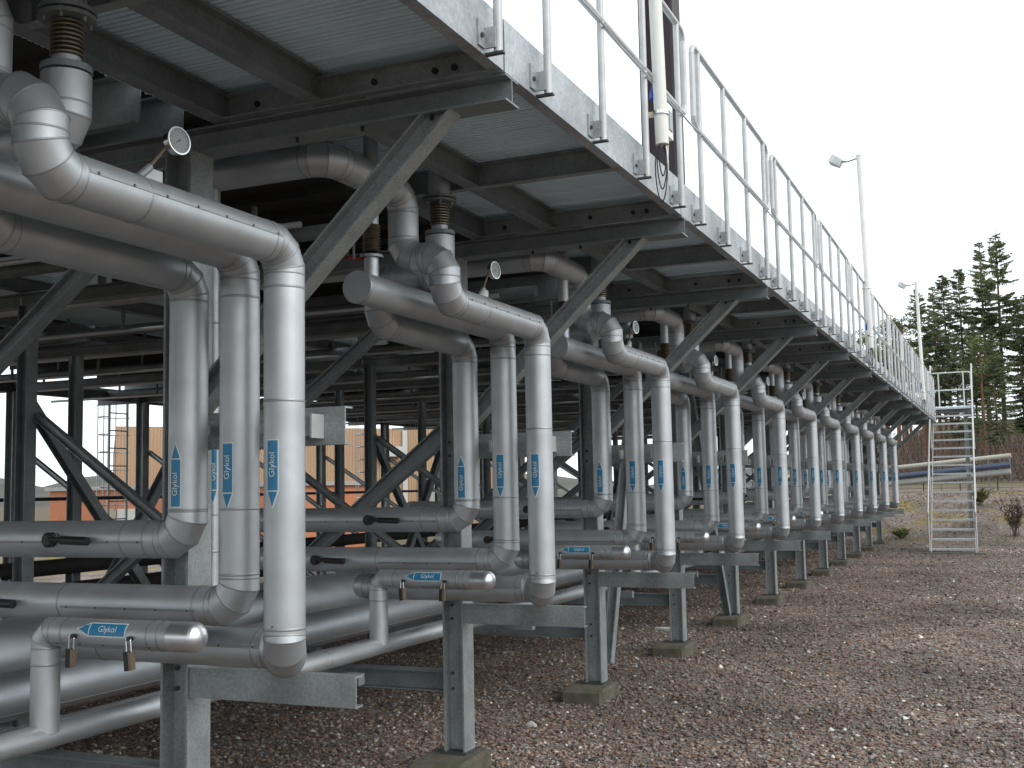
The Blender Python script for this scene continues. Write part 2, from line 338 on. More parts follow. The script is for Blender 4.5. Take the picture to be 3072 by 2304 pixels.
# ------------------------------------------------------------------ steel frames
COLX = -3.035; INX = -6.53; FARX = (-8.48, -11.98); ZB0 = 3.053; ZB1 = 3.15
def make_frame(full=True):
    fr = thing('support_frame', '', 'steel frame', (0, 0, 0), 'steel frames carrying the walkway')
    bt = MB().ext(Hp(.133, .14, .011), (COLX, 0, .12), (COLX, 0, ZB0), GALV, up=(1, 0, 0))
    for zz in (.47, .56, .88, .96, 1.85, 1.93):
        for yy in (-.004,): bt.lathe([(0, .010), (.010, .010), (.010, 0)], (COLX-.035, yy, zz), (0, -1, 0), SCREW, 6, False)
    for zz in (2.05, 2.12): bt.lathe([(0, .010), (.010, .010), (.010, 0)], (COLX+.0665, -.045, zz), (1, 0, 0), SCREW, 6, False)
    bt.build('column', fr)
    bp = MB().box(COLX-.085, COLX+.085, -.09, .09, .104, .12, SCREW)
    bp.build('base_plate', fr)
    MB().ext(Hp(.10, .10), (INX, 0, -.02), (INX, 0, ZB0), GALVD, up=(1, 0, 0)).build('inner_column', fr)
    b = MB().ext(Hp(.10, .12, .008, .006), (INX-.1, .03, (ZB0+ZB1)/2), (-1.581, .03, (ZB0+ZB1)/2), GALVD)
    b.build('cantilever_beam', fr)
    # bolted edge channel on top of the beam
    c = MB().ext(Up(.098, .04, .006), (-2.80, -.035, ZB1+.052), (-1.60, -.035, ZB1+.052), GALV)
    for x in (-1.78, -1.86, -2.12, -2.42, -2.66):
        c.lathe([(0, .013), (.016, .013), (.016, 0)], (x, -.035, ZB1+.05), (0, -1, 0), BLACK, 6, False)
    for x in (-1.9, -2.2, -2.5): c.lathe([(0, .008), (.02, .008), (.02, 0)], (x, .0, ZB0), (0, 0, -1), BLACK, 6, False)
    c.build('edge_channel', fr)
    MB().extcut(Hp(.09, .09, .009, .006), (-1.87, .015, ZB0-.001), (-2.966, .015, 2.03), GALV, (0, 0, 1), (1, 0, 0)).build('knee_brace', fr)
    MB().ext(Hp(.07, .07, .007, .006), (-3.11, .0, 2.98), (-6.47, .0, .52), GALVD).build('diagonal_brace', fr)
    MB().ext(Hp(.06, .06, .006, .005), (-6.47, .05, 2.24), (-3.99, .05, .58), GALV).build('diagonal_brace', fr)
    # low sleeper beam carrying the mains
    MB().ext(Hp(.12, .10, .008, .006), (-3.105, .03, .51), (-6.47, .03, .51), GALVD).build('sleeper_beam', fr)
    return fr
def make_brackets(fr):
    ch = MB().ext(Up(.115, .05, .007), (-2.21, -.062, .917), (-2.965, -.062, .917), GALV); ch.build('pipe_bracket', fr)
    gb = MB().ext(Up(.145, .055, .007), (-2.285, -.005, 1.90), (-2.965, -.005, 1.90), GALV)
    gb.box(-2.475, -2.385, -.085, -.006, 1.86, 1.935, GALV); gb.box(-2.385, -2.377, -.09, -.006, 1.852, 1.943, RAIL); gb.box(-2.483, -2.475, -.09, -.006, 1.852, 1.943, RAIL)
    for x in (XB, XA): gb.box(x-.07, x-.05, -.14, -.006, 1.88, 1.92, GALVD); gb.box(x+.09, x+.105, -.08, -.006, 1.86, 1.93, RAIL)
    gb.build('guide_bracket', fr)
frame0 = make_frame()
frameP = copy_tree(frame0); make_brackets(frameP)
frames = [frameP] + [copy_tree(frameP) for k in range(1, 11)] + [frame0]
for k, fr in enumerate(frames):
    txt = 'last' if k == 11 else ordk(k)
    place(fr, (0, Y0+P*k, 0), f'{txt} steel frame from the camera, column with cantilever beam and slanted knee brace' if k < 11 else 'plain end frame with cantilever beam behind the ladder stair, carrying no pipes')
# concrete pads
def make_pad():
    mb = MB(); a, b, c = .17, .25, .105; q = .02
    vs = []
    for z, s_ in ((-.06, 1.0), (c-q, 1.0), (c, 1-q/a)):
        for k in range(8):
            t = 2*pi*(k+.5)/8; sx = (1 if cos(t) > 0 else -1); sy = (1 if sin(t) > 0 else -1)
            cut = .025; ex = a-(cut if abs(cos(t)) < .7 else 0); ey = b-(cut if abs(cos(t)) > .7 else 0)
            vs.append((sx*ex*s_+random.uniform(-.004, .004), sy*ey*s_+random.uniform(-.004, .004), z+random.uniform(-.004, .004)*(z > 0)))
    fs = [(j*8+k, j*8+(k+1) % 8, (j+1)*8+(k+1) % 8, (j+1)*8+k) for j in (0, 1) for k in range(8)]+[tuple(range(16, 24))]
    mb.add(vs, fs, CONC); o = mb.build('concrete_footing'); return o
pad = make_pad()
for k in range(12):
    o = pad if k == 0 else pad.copy()
    if k: COL.objects.link(o)
    place(tag(o, '', 'footing', 'concrete footings under the row of columns'), (COLX-.02, Y0+P*k-.09, 0), f'mossy concrete footing in the gravel under the {ordk(k)} outer column from the camera'); o.rotation_euler = (0, 0, random.uniform(-.05, .05))
# bracing struts in the outer row
def strut(name, p0, p1, prof, m, lab, up=(1, 0, 0)):
    return tag(MB().ext(prof, p0, p1, m, up=up).build(name), lab, 'brace', 'bracing struts between columns')
strut('bracing_strut', (-3.03, 8.80, .22), (-3.03, 9.85, 2.95), Hp(.085, .08), GALV, 'light slanted strut rising from beside the third column towards the fourth')
strut('bracing_strut', (-3.08, 13.30, .12), (-3.08, 11.72, 2.95), Hp(.085, .08), GALVD, 'dark slanted strut ending at the footing of the fifth column')
strut('bracing_strut', (-3.12, Y0+P+.09, 2.04), (-5.1, Y0+P+.09, .50), Hp(.075, .075), GALVD, 'long diagonal strut running down and inward from the second column', (0, 0, 1))  # shadow of the inner bay put into the darker steel of both long struts
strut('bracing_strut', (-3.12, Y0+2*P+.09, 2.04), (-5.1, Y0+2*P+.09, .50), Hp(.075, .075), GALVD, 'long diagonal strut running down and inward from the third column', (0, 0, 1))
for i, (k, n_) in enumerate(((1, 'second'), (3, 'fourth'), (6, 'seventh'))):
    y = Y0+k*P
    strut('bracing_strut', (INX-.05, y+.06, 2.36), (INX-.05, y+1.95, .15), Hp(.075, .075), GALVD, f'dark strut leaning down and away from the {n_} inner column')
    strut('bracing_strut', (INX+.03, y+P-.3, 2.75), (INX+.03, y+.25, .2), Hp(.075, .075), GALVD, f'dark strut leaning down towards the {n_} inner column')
# the parallel platform behind
def make_far():
    fr = thing('rear_support_frame', '', 'steel frame', (0, 0, 0), 'steel frames of the rear platform')
    MB().ext(Hp(.10, .10), (FARX[0], 0, .0), (FARX[0], 0, ZB0), GALVD, up=(1, 0, 0)).build('column', fr)
    MB().ext(Hp(.133, .14), (FARX[1], 0, -.1), (FARX[1], 0, ZB0), GALV, up=(1, 0, 0)).build('column', fr)
    MB().ext(Hp(.10, .10), (-6.65, .03, 3.10), (-12.9, .03, 3.10), GALVD).build('cross_beam', fr)
    MB().ext(Hp(.06, .06), (FARX[1]+.08, .05, 2.3), (FARX[0]-.06, .05, .2), GALV).build('diagonal_brace', fr)
    return fr
ff = make_far()
for k in range(0, 13):
    o = ff if k == 0 else copy_tree(ff)
    place(o, (0, Y0+P*k, 0), f'{ordk(k)} dark frame of the rear platform, thin column with cross beam beyond the pipes')

# ------------------------------------------------------------------ walkway platform
YS, YE = Y0-4*P-.3, Y0+11*P+1.0       # deck start / end
plat = thing('walkway_platform', 'long raised walkway of ribbed aluminium planks with grey steel fascia above the pipes', 'walkway', (0, 0, 0))
def ribbed(x0, x1, y0, y1, zb, name, parent, m=DECK):
    y = y0; prof = []
    while y < y1:
        for i in range(7):      # plank of 8 ribs
            prof += [(y, zb), (y+.020, zb), (y+.022, zb+.016), (y+.028, zb+.016)]; y += .030
        prof += [(y, zb), (y+.004, zb-.006), (y+.010, zb-.006), (y+.011, zb+.012), (y+.014, zb+.012)]; y += .015
    n = len(prof); vs = [(x, a, b) for x in (x0, x1) for a, b in prof]; fs = [(i, i+1, n+i+1, n+i) for i in range(n-1)]
    mb = MB().add(vs, fs, m); mb.box(x0, x1, y0, y1, zb+.04, zb+.05, m); return mb.build(name, parent)
ribbed(-3.12, -1.60, YS, YE, 3.28, 'deck_planks', plat)
for x in (-2.375, -2.84):
    MB().ext(Hp(.115, .075, .007, .005), (x, YS, 3.213), (x, YE, 3.213), GALVD).build('joist', plat)
# fascia in panels with small joints
y = YS; i = 0
while y < YE-.1:
    y2 = min(Y0-.03+P*math.ceil((y+.2-Y0)/P+.0001), YE) if i else Y0-.03-P*3
    fx = MB().ext(Up(.20, .05, .006), (-1.585, y2-.006, 3.257), (-1.585, y+.006, 3.257), FASC); fx.build('fascia_panel', plat); y = y2; i += 1
MB().ext(Up(.20, .05, .006), (-3.1, YE, 3.257), (-1.60, YE, 3.257), FASC).build('end_fascia', plat)
for k in range(-4, 12):
    yy = Y0+P*k+1.39
    MB().ext(Up(.12, .045, .005), (-2.80, yy, 3.215), (-1.60, yy, 3.215), GALV).build('cross_member', plat)
# inner ceiling: coolers and walkway between the two platforms
def cooler(x0, x1, lab, y):
    t = thing('cooling_unit', lab, 'cooling unit', (0, y, 0), 'dark cooling units standing on the platforms')
    L_ = 2*P-.12; mb = MB().box(x0, x1, .0, L_, 3.42, 4.35, DARKC)
    for q in range(2):
        mb.lathe([(0, .55), (.18, .58), (.18, .53), (.02, .5), (.02, 0)], ((x0+x1)/2, L_*(.27+.46*q), 4.35), (0, 0, 1), DARKC, 20)
    mb.build('casing', t)
    rl = MB()
    for q in range(12): rl.box(x0+.02, x1-.02, L_*(q+.4)/12, L_*(q+.4)/12+.012, 3.36, 3.42, DARKC)
    rl.build('underside_ribs', t)
    for q in (0.03, 1): MB().ext(Up(.21, .05), (x0, q*L_-.03, 3.26), (x1, q*L_-.03, 3.26), GALVD).build('base_rail', t)
    return t
for k in range(-2, 6):
    w_ = 'in view' if k >= 0 else 'overhead'
    cooler(-6.6, -3.16, f'dark cooling unit on the front platform, {ORD[k+2]} counting away from the viewer', Y0+P*2*k)
    cooler(-12.2, -8.1, f'dark cooling unit on the rear platform, {ORD[k+2]} counting away from the viewer', Y0+P*2*k)
mid = thing('rear_walkway', 'shadowed inner walkway between the front and rear platforms', 'walkway')
MB().box(-8.05, -6.65, YS, YE, 3.30, 3.34, DECK).build('deck', mid)
for x in (-6.62, -8.08): MB().ext(Hp(.10, .08), (x, YS, 3.22), (x, YE, 3.22), GALVD).build('edge_beam', mid)
edge = thing('rear_edge_beam', 'long dark edge beam along the far side of the rear platform', 'beam')
MB().ext(Hp(.14, .10), (-12.05, YS, 3.11), (-12.05, YE+3, 3.11), GALVD).build('edge_beam', edge)
MB().box(-12.9, -12.12, YS, YE+3, 3.2, 3.23, DECK).build('ledge', edge)
# supply pipes running crosswise under the units
def cross_pipe(y, z, rad, m, lab, k):
    mb = MB().tube([(-12.4, y, z), (-3.2, y, z)], rad, m, 12); 
    for x in np.arange(-11.8, -3.3, 1.3): mb.box(x-.012, x+.012, y-.012, y+.012, z+rad, z+rad+.16, GALVD)
    tag(mb.build('cross_pipe'), lab, 'pipe', 'pipes running crosswise under the cooling units')
for k in range(0, 11):
    y = Y0+P*k
    cross_pipe(y+.33, 3.10, .038, SPIPE, f'pale crosswise pipe hung just behind the {ordk(k)} frame', k)
    cross_pipe(y+1.05, 3.00, .016, SPIPE, f'thin crosswise tube hung below the ceiling past the {ordk(k)} frame', k)
    cross_pipe(y+1.75, 3.14, .045, GALVD, f'dull crosswise pipe midway between the {ordk(k)} frame and the next', k)

# ------------------------------------------------------------------ pipe groups
def lap(mb, p0, p1, side, rad, screws=True, step=.145):
    """longitudinal lap seam with screws; side = unit vector from the axis"""
    p0 = Vector(p0); p1 = Vector(p1); d = (p1-p0).normalized(); s_ = Vector(side).normalized(); t = d.cross(s_)
    L_ = (p1-p0).length; a = .055
    for q in (0,):
        vs = []
        for P_ in (p0, p1):
            for ang, rr in ((0, rad-.001), (0, rad+.0018), (a*2.2, rad+.0012), (a*2.6, rad-.001)):
                vs.append(P_+(s_*cos(ang)+t*sin(ang))*rr)
        mb.add(vs, [(0, 1, 5, 4), (1, 2, 6, 5), (2, 3, 7, 6)], SEAM)
    if screws:
        n = int(L_/step)
        for i in range(n+1):
            c = p0+d*(.03+(L_-.06)*i/max(1, n)); o = (s_*cos(a*1.2)+t*sin(a*1.2)); mb.lathe([(0, .0046), (.003, .004), (.004, 0)], c+o*(rad+.001), o, SCREW, 6)
def make_C():
    t = thing('front_glycol_pipe', '', 'pipe', (0, 0, 0), 'front insulated pipes of the groups')
    mb = MB(); yd = 2.235; xr = -2.58
    yl = YC+.125
    path = bend([(-3.62, yl+.3, ZC), (-3.62, yl, ZC), (XC-.095, yl, ZC), (XC, YC-.02, ZC-.015), (XC, YC-.02, TC), (XC, yd, TC), (XC, yd, 2.745), (xr, yd, 2.745), (xr, yd, 3.075), (xr, 1.57, 3.075), (-3.6, 1.57, 3.075), (-3.6, 1.57, 3.40)], .105, 3)
    mb.tube(path, RP, ALU, NS, seam=SEAM)
    for z in (2.385, 1.975, 1.172): mb.ring((XC, YC-.02, z), (0, 0, 1), RP, SEAM, NS)
    for y_ in (yd+.36, YC-.16): mb.ring((XC, y_, TC), (0, 1, 0), RP, SEAM, NS)
    for x in (XC-.20, -3.3): mb.ring((x, YC+.125, ZC), (1, 0, 0), RP, SEAM, NS)
    lap(mb, (XC, yd+.11, TC), (XC, YC-.13, TC), (.97, 0, .24), RP)
    lap(mb, (-3.5, YC+.125, ZC), (XC-.16, YC+.125, ZC), (0, -.93, .25), RP)
    mb.lathe([(0, .004), (.003, .003), (.0035, 0)], (XC, YC-.02-RP, 1.185), (0, -1, 0), SCREW, 6)
    mb.build('jacketed_pipe', t)
    vert_sticker(t, XC, YC-.02, RP, 1.600, 1.833, False, 1.748)
    return t
def make_B():
    t = thing('middle_glycol_pipe', '', 'pipe', (0, 0, 0), 'middle insulated pipes of the groups')
    mb = MB(); path = bend([(-4.3, YB+.4, ZB), (-4.3, YB, ZB), (XB, YB, ZB), (XB, YB, TB), (XB, 1.84, TB)], .105, 3)
    mb.tube(path, RP, ALU, NS, seam=SEAM)
    for z in (2.38, 1.592, 1.354): mb.ring((XB, YB, z), (0, 0, 1), RP, SEAM, NS)
    for x in (XB-.16, -3.42): mb.ring((x, YB, ZB), (1, 0, 0), RP, SEAM, NS)
    mb.ring((XB, 1.85, TB), (0, 1, 0), RP, SEAM, NS, h=.004)
    lap(mb, (-3.4, YB, ZB), (XB-.15, YB, ZB), (0, -.98, -.1), RP)
    mb.build('jacketed_pipe', t)
    vert_sticker(t, XB, YB, RP, 1.596, 1.832, False, 1.745)
    # riser with bellows on the capped end
    MB().tube([(XB, 1.97, TB), (XB, 1.97, 2.72)], .034, ALU, 14).lathe([(0, .055), (.012, .055), (.012, 0)], (XB, 1.97, 2.705), (0, 0, 1), GALV, 12).build('stub_pipe', t)
    bl = MB(); z = 2.735
    for i in range(9): bl.lathe([(z, .030), (z+.007, .043), (z+.014, .030)], (XB, 1.97, 0), (0, 0, 1), BELL, 16); z += .014
    bl.tube([(XB, 1.97, 2.86), (XB, 1.97, 3.28)], .034, ALU, 14).box(XB-.075, XB-.068, 1.93, 1.94, 2.7, 2.87, GALV); bl.build('bellows', t)
    vh = MB().tube([(XB-.02, 1.97, 2.70), (XB-.11, 1.95, 2.715)], .007, RED, 8); vh.build('red_tap', t)
    lever(t, -3.83, YB-RP, ZB)
    return t
def lever(t, x, y, z):
    mb = MB().lathe([(0, .030), (.028, .030), (.034, .022), (.034, 0)], (x, y+.006, z), (0, -1, 0), BLACK, 16)
    mb.tube([(x+.01, y-.022, z+.002), (x+.09, y-.026, z+.002)], .011, BLACK, 8).tube([(x+.08, y-.026, z), (x+.215, y-.03, z-.004)], .0175, BLACK, 10)
    mb.lathe([(0, .012), (.012, .01), (.014, 0)], (x+.045, y-.02, z+.012), (0, 0, 1), BLACK, 8); mb.build('valve_lever', t)
def make_A():
    t = thing('rear_glycol_pipe', '', 'pipe', (0, 0, 0), 'rear insulated pipes of the groups')
    xb, yb = -2.51, 2.47; mb = MB()
    path = bend([(-4.6, YA+.4, ZA), (-4.6, YA, ZA), (XA, YA, ZA), (XA, YA, TA), (XA, yb, TA), (XA, yb, 2.72), (xb, yb, 2.72), (xb, yb, 2.905)], .105, 3)
    mb.tube(path, RP, ALU, NS, seam=SEAM)
    for z in (2.39, 1.592): mb.ring((XA, YA, z), (0, 0, 1), RP, SEAM, NS)
    for x in (XA-.16, XA-.27): mb.ring((x, YA, ZA), (1, 0, 0), RP, SEAM, NS)
    lap(mb, (-4.4, YA, ZA), (XA-.15, YA, ZA), (0, -.99, -.05), RP)
    mb.build('jacketed_pipe', t)
    vert_sticker(t, XA, YA, RP, 1.604, 1.838, True, 1.688)
    c = MB().lathe([(0, .035), (0, .075), (.02, .075), (.02, .05)], (xb, yb, 2.912), (0, 0, 1), GALVD, 16)
    c.build('flange', t)
    bl = MB(); z = 2.935; bl.tube([(xb, yb, 2.9), (xb, yb, 2.96)], .042, ALU, 16)
    z = 2.96
    for i in range(8): bl.lathe([(z, .030), (z+.004, .049), (z+.009, .049), (z+.0138, .030)], (xb, yb, 0), (0, 0, 1), BELL, 18, False); z += .0138
    bl.build('bellows', t)
    f2 = MB().lathe([(0, .03), (0, .085), (.012, .085), (.012, .03)], (xb, yb, 3.075), (0, 0, 1), GALVD, 16).lathe([(0, .03), (0, .085), (.012, .085), (.012, .03)], (xb, yb, 3.095), (0, 0, 1), GALVD, 16)
    for q in range(6): f2.tube([(xb+.068*cos(q*pi/3), yb+.068*sin(q*pi/3), 3.062), (xb+.068*cos(q*pi/3), yb+.068*sin(q*pi/3), 3.12)], .006, GALV, 6)
    f2.build('flange', t)
    MB().tube([(xb, yb, 3.10), (xb, yb, 3.26)], .055, ALU, 18).build('upper_pipe', t)
    lever(t, -3.478, YA-RP, ZA)
    return t
def make_D():
    t = thing('drain_pipe', '', 'pipe', (0, 0, 0), 'thin vertical pipes behind the groups')
    x, y = -3.178, 4.0; mb = MB().tube([(x, y, 1.245), (x, y, 3.2)], .029, ALU, 18)
    for z in (1.40, 1.56, 2.4): mb.ring((x, y, z), (0, 0, 1), .029, SEAM, 18)
    mb.lathe([(0, .027), (.03, .018), (.03, 0)], (x, y, 1.245), (0, 0, -1), GALVD, 12); mb.build('jacketed_pipe', t)
    vert_sticker(t, x, y, .029, 1.61, 1.84, False, 1.745, W=.034, az=.75, ts=.030)
    return t
def make_branch():
    t = thing('capped_branch_pipe', '', 'pipe', (0, 0, 0), 'short capped branch pipes with an arrow sticker')
    y, z, R = 3.215, 1.150, .053; xl, xr = -3.319, -2.60
    mb = MB().tube(bend([(xl, y, .78), (xl, y, z), (xr-.115, y, z)], .06, 2), R, ALU, 20, caps=False, seam=SEAM)
    for x in (-3.2, -2.80, -2.755): mb.ring((x, y, z), (1, 0, 0), R, SEAM, 20)
    mb.ring((xl, y, 1.03), (0, 0, 1), R, SEAM, 20)
    lap(mb, (-3.25, y, z), (-2.76, y, z), (0, -.8, -.6), R, True, .1)
    mb.build('jacketed_pipe', t)
    cp = MB().lathe([(0, R+.001), (.085, R+.001)]+[(.085+(R*.8)*sin(a), (R+.001)*cos(a)) for a in np.linspace(0, pi/2, 8)][1:], (xr-.115, y, z), (1, 0, 0), CAP, 24); cp.build('end_cap', t)
    phi = .42
    wf = lambda s_, t_, rr: Vector((s_, y-rr*cos(phi+t_/rr), z+rr*sin(phi+t_/rr)))
    x0 = -3.112; Lt = .05
    sticker(t, R, .046, .165, Lt, -1, lambda a, b: (.085+a, b), lambda s_, t_, rr: wf(x0+Lt+s_, t_, rr), .032)
    for x in (-3.129, -2.868): MB().lathe([(0, .009), (.02, .008), (.02, 0)], (x+.006, y-R+.002, z-.005), (0, -1, .1), BLACK, 8).build('locking_lug', t)
    return t
def make_lock():
    t = thing('padlock', '', 'padlock', (0, 0, 0), 'padlocks hanging from the branch pipes')
    b = MB().box(-.013, .0145, -.012, .012, -.118, -.055, BRASS); b.box(-.015, .003, -.0135, .0135, -.120, -.053, BLACK); b.build('lock_body', t)
    s_ = MB().tube([(-.010, 0, -.056), (-.010, 0, -.018)]+[(-.010*cos(a), 0, -.018+.012*sin(a)) for a in np.linspace(.4, pi-.4, 5)]+[(.010, 0, -.018), (.010, 0, -.056)], .0038, CHROME, 8); s_.build('shackle', t)
    t.rotation_euler = (0, .04, .08); return t
def make_gauge():
    t = thing('thermometer_gauge', '', 'gauge', (0, 0, 0), 'round dial gauges above the pipes')
    d = Vector((XC, 2.795, 2.775)); b0 = Vector((XC-.02, 2.615, 2.60))
    MB().tube([b0, b0.lerp(d, .35)], .013, GALV, 10).tube([b0.lerp(d, .3), d+Vector((-.035, 0, 0))], .006, BRASS, 8).lathe([(0, .02), (.03, .016)], b0+Vector((0, 0, -.015)), (0, .3, 1), GALVD, 10).build('stem', t)
    MB().lathe([(-.035, .014), (-.03, .03), (-.022, .044), (0, .047), (.004, .046), (.004, .041)], d, (1, -.15, .05), CHROME, 26).build('dial_case', t)
    fc = MB().lathe([(.001, .042), (.001, 0)], d, (1, -.15, .05), DIAL, 26, False).build('dial_face', t)
    n = Vector((1, -.15, .05)).normalized(); a = n.cross(Vector((0, 0, 1))).normalized(); b = a.cross(n); tk = MB()
    for i in range(11):
        q = radians(-130+26*i); o = a*sin(q)+b*cos(q); e = a*cos(q)-b*sin(q); c = d+n*.0015
        tk.add([c+o*.030-e*.0008, c+o*.030+e*.0008, c+o*.038+e*.0008, c+o*.038-e*.0008], [(0, 1, 2, 3)], BLACK)
    o = a*sin(2.2)+b*cos(2.2); e = a*cos(2.2)-b*sin(2.2); c = d+n*.002
    tk.add([c-o*.008-e*.002, c-o*.008+e*.002, c+o*.03], [(0, 1, 2)], BLACK); tk.build('dial_marks', t)
    MB().box(XC-.02, XC-.016, 2.66, 2.74, 2.625, 2.66, RAIL).build('name_tag', t)
    return t
protos = [(make_C(), 'front pipe of the {} group, rising beside the gravel and bending back overhead, down-arrow sticker'),
          (make_B(), 'middle pipe of the {} group with a flat round end cap'),
          (make_A(), 'rear pipe of the {} group with an up-arrow sticker, deepest of its three'),
          (make_D(), 'thin pipe standing behind the {} pipe group, half hidden'),
          (make_branch(), 'short branch pipe with rounded shiny cap lying in front of the {} group'),
          (make_gauge(), 'small round dial gauge on a slanted stem above the {} pipe group')]
for pr, lab in protos:
    src = pr
    for k in range(11):
        o = src if k == 0 else copy_tree(src)
        j = (lambda a: random.uniform(-a, a)) if k else (lambda a: 0)
        place(o, (j(.006), P*k+j(.012), j(.006)), lab.format('nearest' if k == 0 else ordk(k)))
lk = make_lock()
for k in range(11):
    for j, (x, side) in enumerate(((-3.129, 'left'), (-2.868, 'right'))):
        o = lk if (k == 0 and j == 0) else copy_tree(lk)
        o.rotation_euler = (0, random.uniform(-.12, .12), random.uniform(-.3, .3))
        place(o, (x, 3.150+P*k, 1.155), f'{side} padlock hanging on the capped branch pipe of the {ordk(k)} group')

# ------------------------------------------------------------------ mains along the row
def main(x, z, rad, lab, m=ALU2, step=3.2, n=28, y0=-2.0, y1=31.0):
    mb = MB().tube([(x, y0, z), (x, y1, z)], rad, m, n); 
    for yy in np.arange(y0+.7, y1, step): mb.ring((x, yy, z), (0, 1, 0), rad, SEAM, n)
    if rad > .08: lap(mb, (x, y0, z), (x, y1, z), (.8, 0, -.6), rad, False)
    o = tag(mb.build('main_pipe'), lab, 'pipe', 'long main pipes along the row near the ground'); return o
main(-3.32, .765, .047, 'slim bright main pipe lowest and nearest of the mains, running the whole row', ALU)
main(-3.62, .715, .035, 'thinnest dull main pipe just behind the slim bright one')
main(-4.02, .79, .105, 'medium main pipe between the thin one and the largest one')
main(-4.62, .86, .185, 'largest main pipe, the thick one deepest of the four near the ground', step=2.2)
for z, rr, n_ in ((.99, .075, 'upper'), (.74, .10, 'lower')):
    tag(MB().tube([(-8.25, 2, z), (-8.25, 31, z)], rr, DARKC, 16).build('rear_main_pipe'), f'{n_} of two black pipes running low along the rear platform', 'pipe', 'black low pipes of the rear platform')
# pale feed loop in front of the mains, saddles
for k in range(11):
    sdl = MB().box(-3.66, -3.58, Y0+P*k-.75, Y0+P*k-.71, .57, .69, GALVD); sdl.box(-3.70, -3.26, Y0+P*k-.76, Y0+P*k-.70, .60, .66, GALVD)
    tag(sdl.build('pipe_saddle'), f'small dark saddle under the thin mains before the {ordk(k)} column', 'saddle', 'saddles under the mains')

# ------------------------------------------------------------------ railing
XR = -1.538; ZR = 4.205; ZM = 3.715
def make_rail(n=4):
    t = thing('railing_panel', '', 'railing', (0, 0, 0), 'galvanised railing panels along the walkway')
    ya, yb = -.14, 2.11; rr = .017
    loop = bend([(XR, (ya+yb)/2, ZR), (XR, yb, ZR), (XR, yb, ZM), (XR, (ya+yb)/2, ZM), (XR, ya, ZM), (XR, ya, ZR), (XR, (ya+yb)/2, ZR)], .07, 4)
    MB().tube(loop, rr, RAIL, 12, caps=False).build('rail_loop', t)
    for yy in (0, .655, 1.315, 1.97):
        p = MB().tube([(XR, yy, 3.165), (XR, yy, ZR-.01)], .0165, RAIL, 12)
        p.box(XR-.05, XR+.022, yy-.011, yy+.011, 3.158, 3.166, SCREW); p.build('post', t)
        q = MB().box(-1.5845, -1.578, yy-.075, yy-.02, 3.175, 3.27, FASC); q.box(-1.578, XR, yy-.026, yy-.018, 3.175, 3.25, FASC)
        q.lathe([(0, .009), (.008, .009), (.008, 0)], (-1.578, yy-.052, 3.215), (1, 0, 0), SCREW, 6, False); q.build('bracket', t)
    return t
rl = make_rail(); rail_no = 0
for k in range(-3, 11):
    o = rl if k == -3 else copy_tree(rl)
    seen = k+1
    lab = f'galvanised railing panel on the walkway edge, {ORD[seen-1]} one in view counted from the left' if seen > 0 else f'galvanised railing panel overhead, {ORD[-seen]} one before those in view'
    place(o, (0, 3.945+P*k, 0), lab)
# thin cable run clipped under the middle rail
cb = MB(); pts = []
for i, yy in enumerate(np.arange(-2, 29.9, .31)): pts.append((XR+.022, yy, 3.672+.008*sin(yy*2.1)+(.012 if i % 2 else 0)))
cb.tube(pts, .006, RAIL, 6); tag(cb.build('cable'), 'thin cable clipped along the underside of the middle railing bar', 'cable')
# cable ties
# ------------------------------------------------------------------ lamps on the railing
def make_lamp():
    t = thing('flood_lamp_pole', '', 'lamp', (0, 0, 0), 'white flood lamp poles fixed to the railing')
    x = -1.475; xt = x-.04
    MB().tube([(x, 0, 3.34), (xt, 0, 5.87)], .033, WPIPE, 16).lathe([(0, .038), (.03, .030), (.035, 0)], (xt, 0, 5.86), (0, 0, 1), WPIPE, 16).build('pole', t)
    for z in (3.50, 4.12):
        cl = MB().lathe([(-.008, .0375), (-.008, .041), (.008, .041), (.008, .0375)], (x-.003, 0, z), (0, 0, 1), CHROME, 14); cl.box(XR-.02, x, -.012, .012, z-.012, z+.012, CREAM); cl.build('clamp', t)
    ar = MB()
    for s_ in (-.03, .03): ar.tube([(xt, 0, 5.84), (xt-.14, -.02, 5.80), (xt-.22, s_, 5.82)], .009, GALVD, 8)
    ar.build('bracket_arm', t)
    hd = MB(); c = Vector((xt-.30, -.02, 5.83))
    ax = Vector((-.75, -.1, .45)).normalized(); sx = ax.cross(Vector((0, 1, 0))).normalized(); sy = Vector((0, 1, 0))
    def fr(a, b, w_, h_): return [c+ax*a+sx*(i*w_)+sy*(j*h_) for i, j in ((-1, -1), (1, -1), (1, 1), (-1, 1))]
    rings = [fr(-.09, 0, .045, .07), fr(.0, 0, .05, .10), fr(.055, 0, .05, .10)]
    v_ = sum(rings, []); hd.add(v_, [(0, 1, 2, 3)]+[(j*4+k, j*4+(k+1) % 4, (j+1)*4+(k+1) % 4, (j+1)*4+k) for j in (0, 1) for k in range(4)]+[(11, 10, 9, 8)], SPIPE); hd.build('lamp_head', t)
    cbx = MB()
    for q in range(3):
        cbx.tube([(x+(.018+.006*q)*sin(a)-.01*q, .02*q+.01*sin(a*2), 3.35-(.085+.03*q)*(1-cos(a))) for a in np.linspace(0, 2*pi*.93, 16)], .0032, CABLE, 6)
    cbx.build('loose_cables', t)
    MB().tube([(x-.045, .0, 3.58), (x-.05, .02, 3.62), (x-.04, .03, 3.66)], .012, CBLUE, 8).build('blue_plug', t)
    return t
lp = make_lamp()
for i, (yy, lab) in enumerate(((5.33, 'near white pole clamped to the railing with loose black cables at its foot'), (14.95, 'middle flood lamp on a white pole rising above the railing'), (25.3, 'far flood lamp on a white pole just before the ladder stair'))):
    o = lp if i == 0 else copy_tree(lp); place(o, (0, yy, 0), lab)
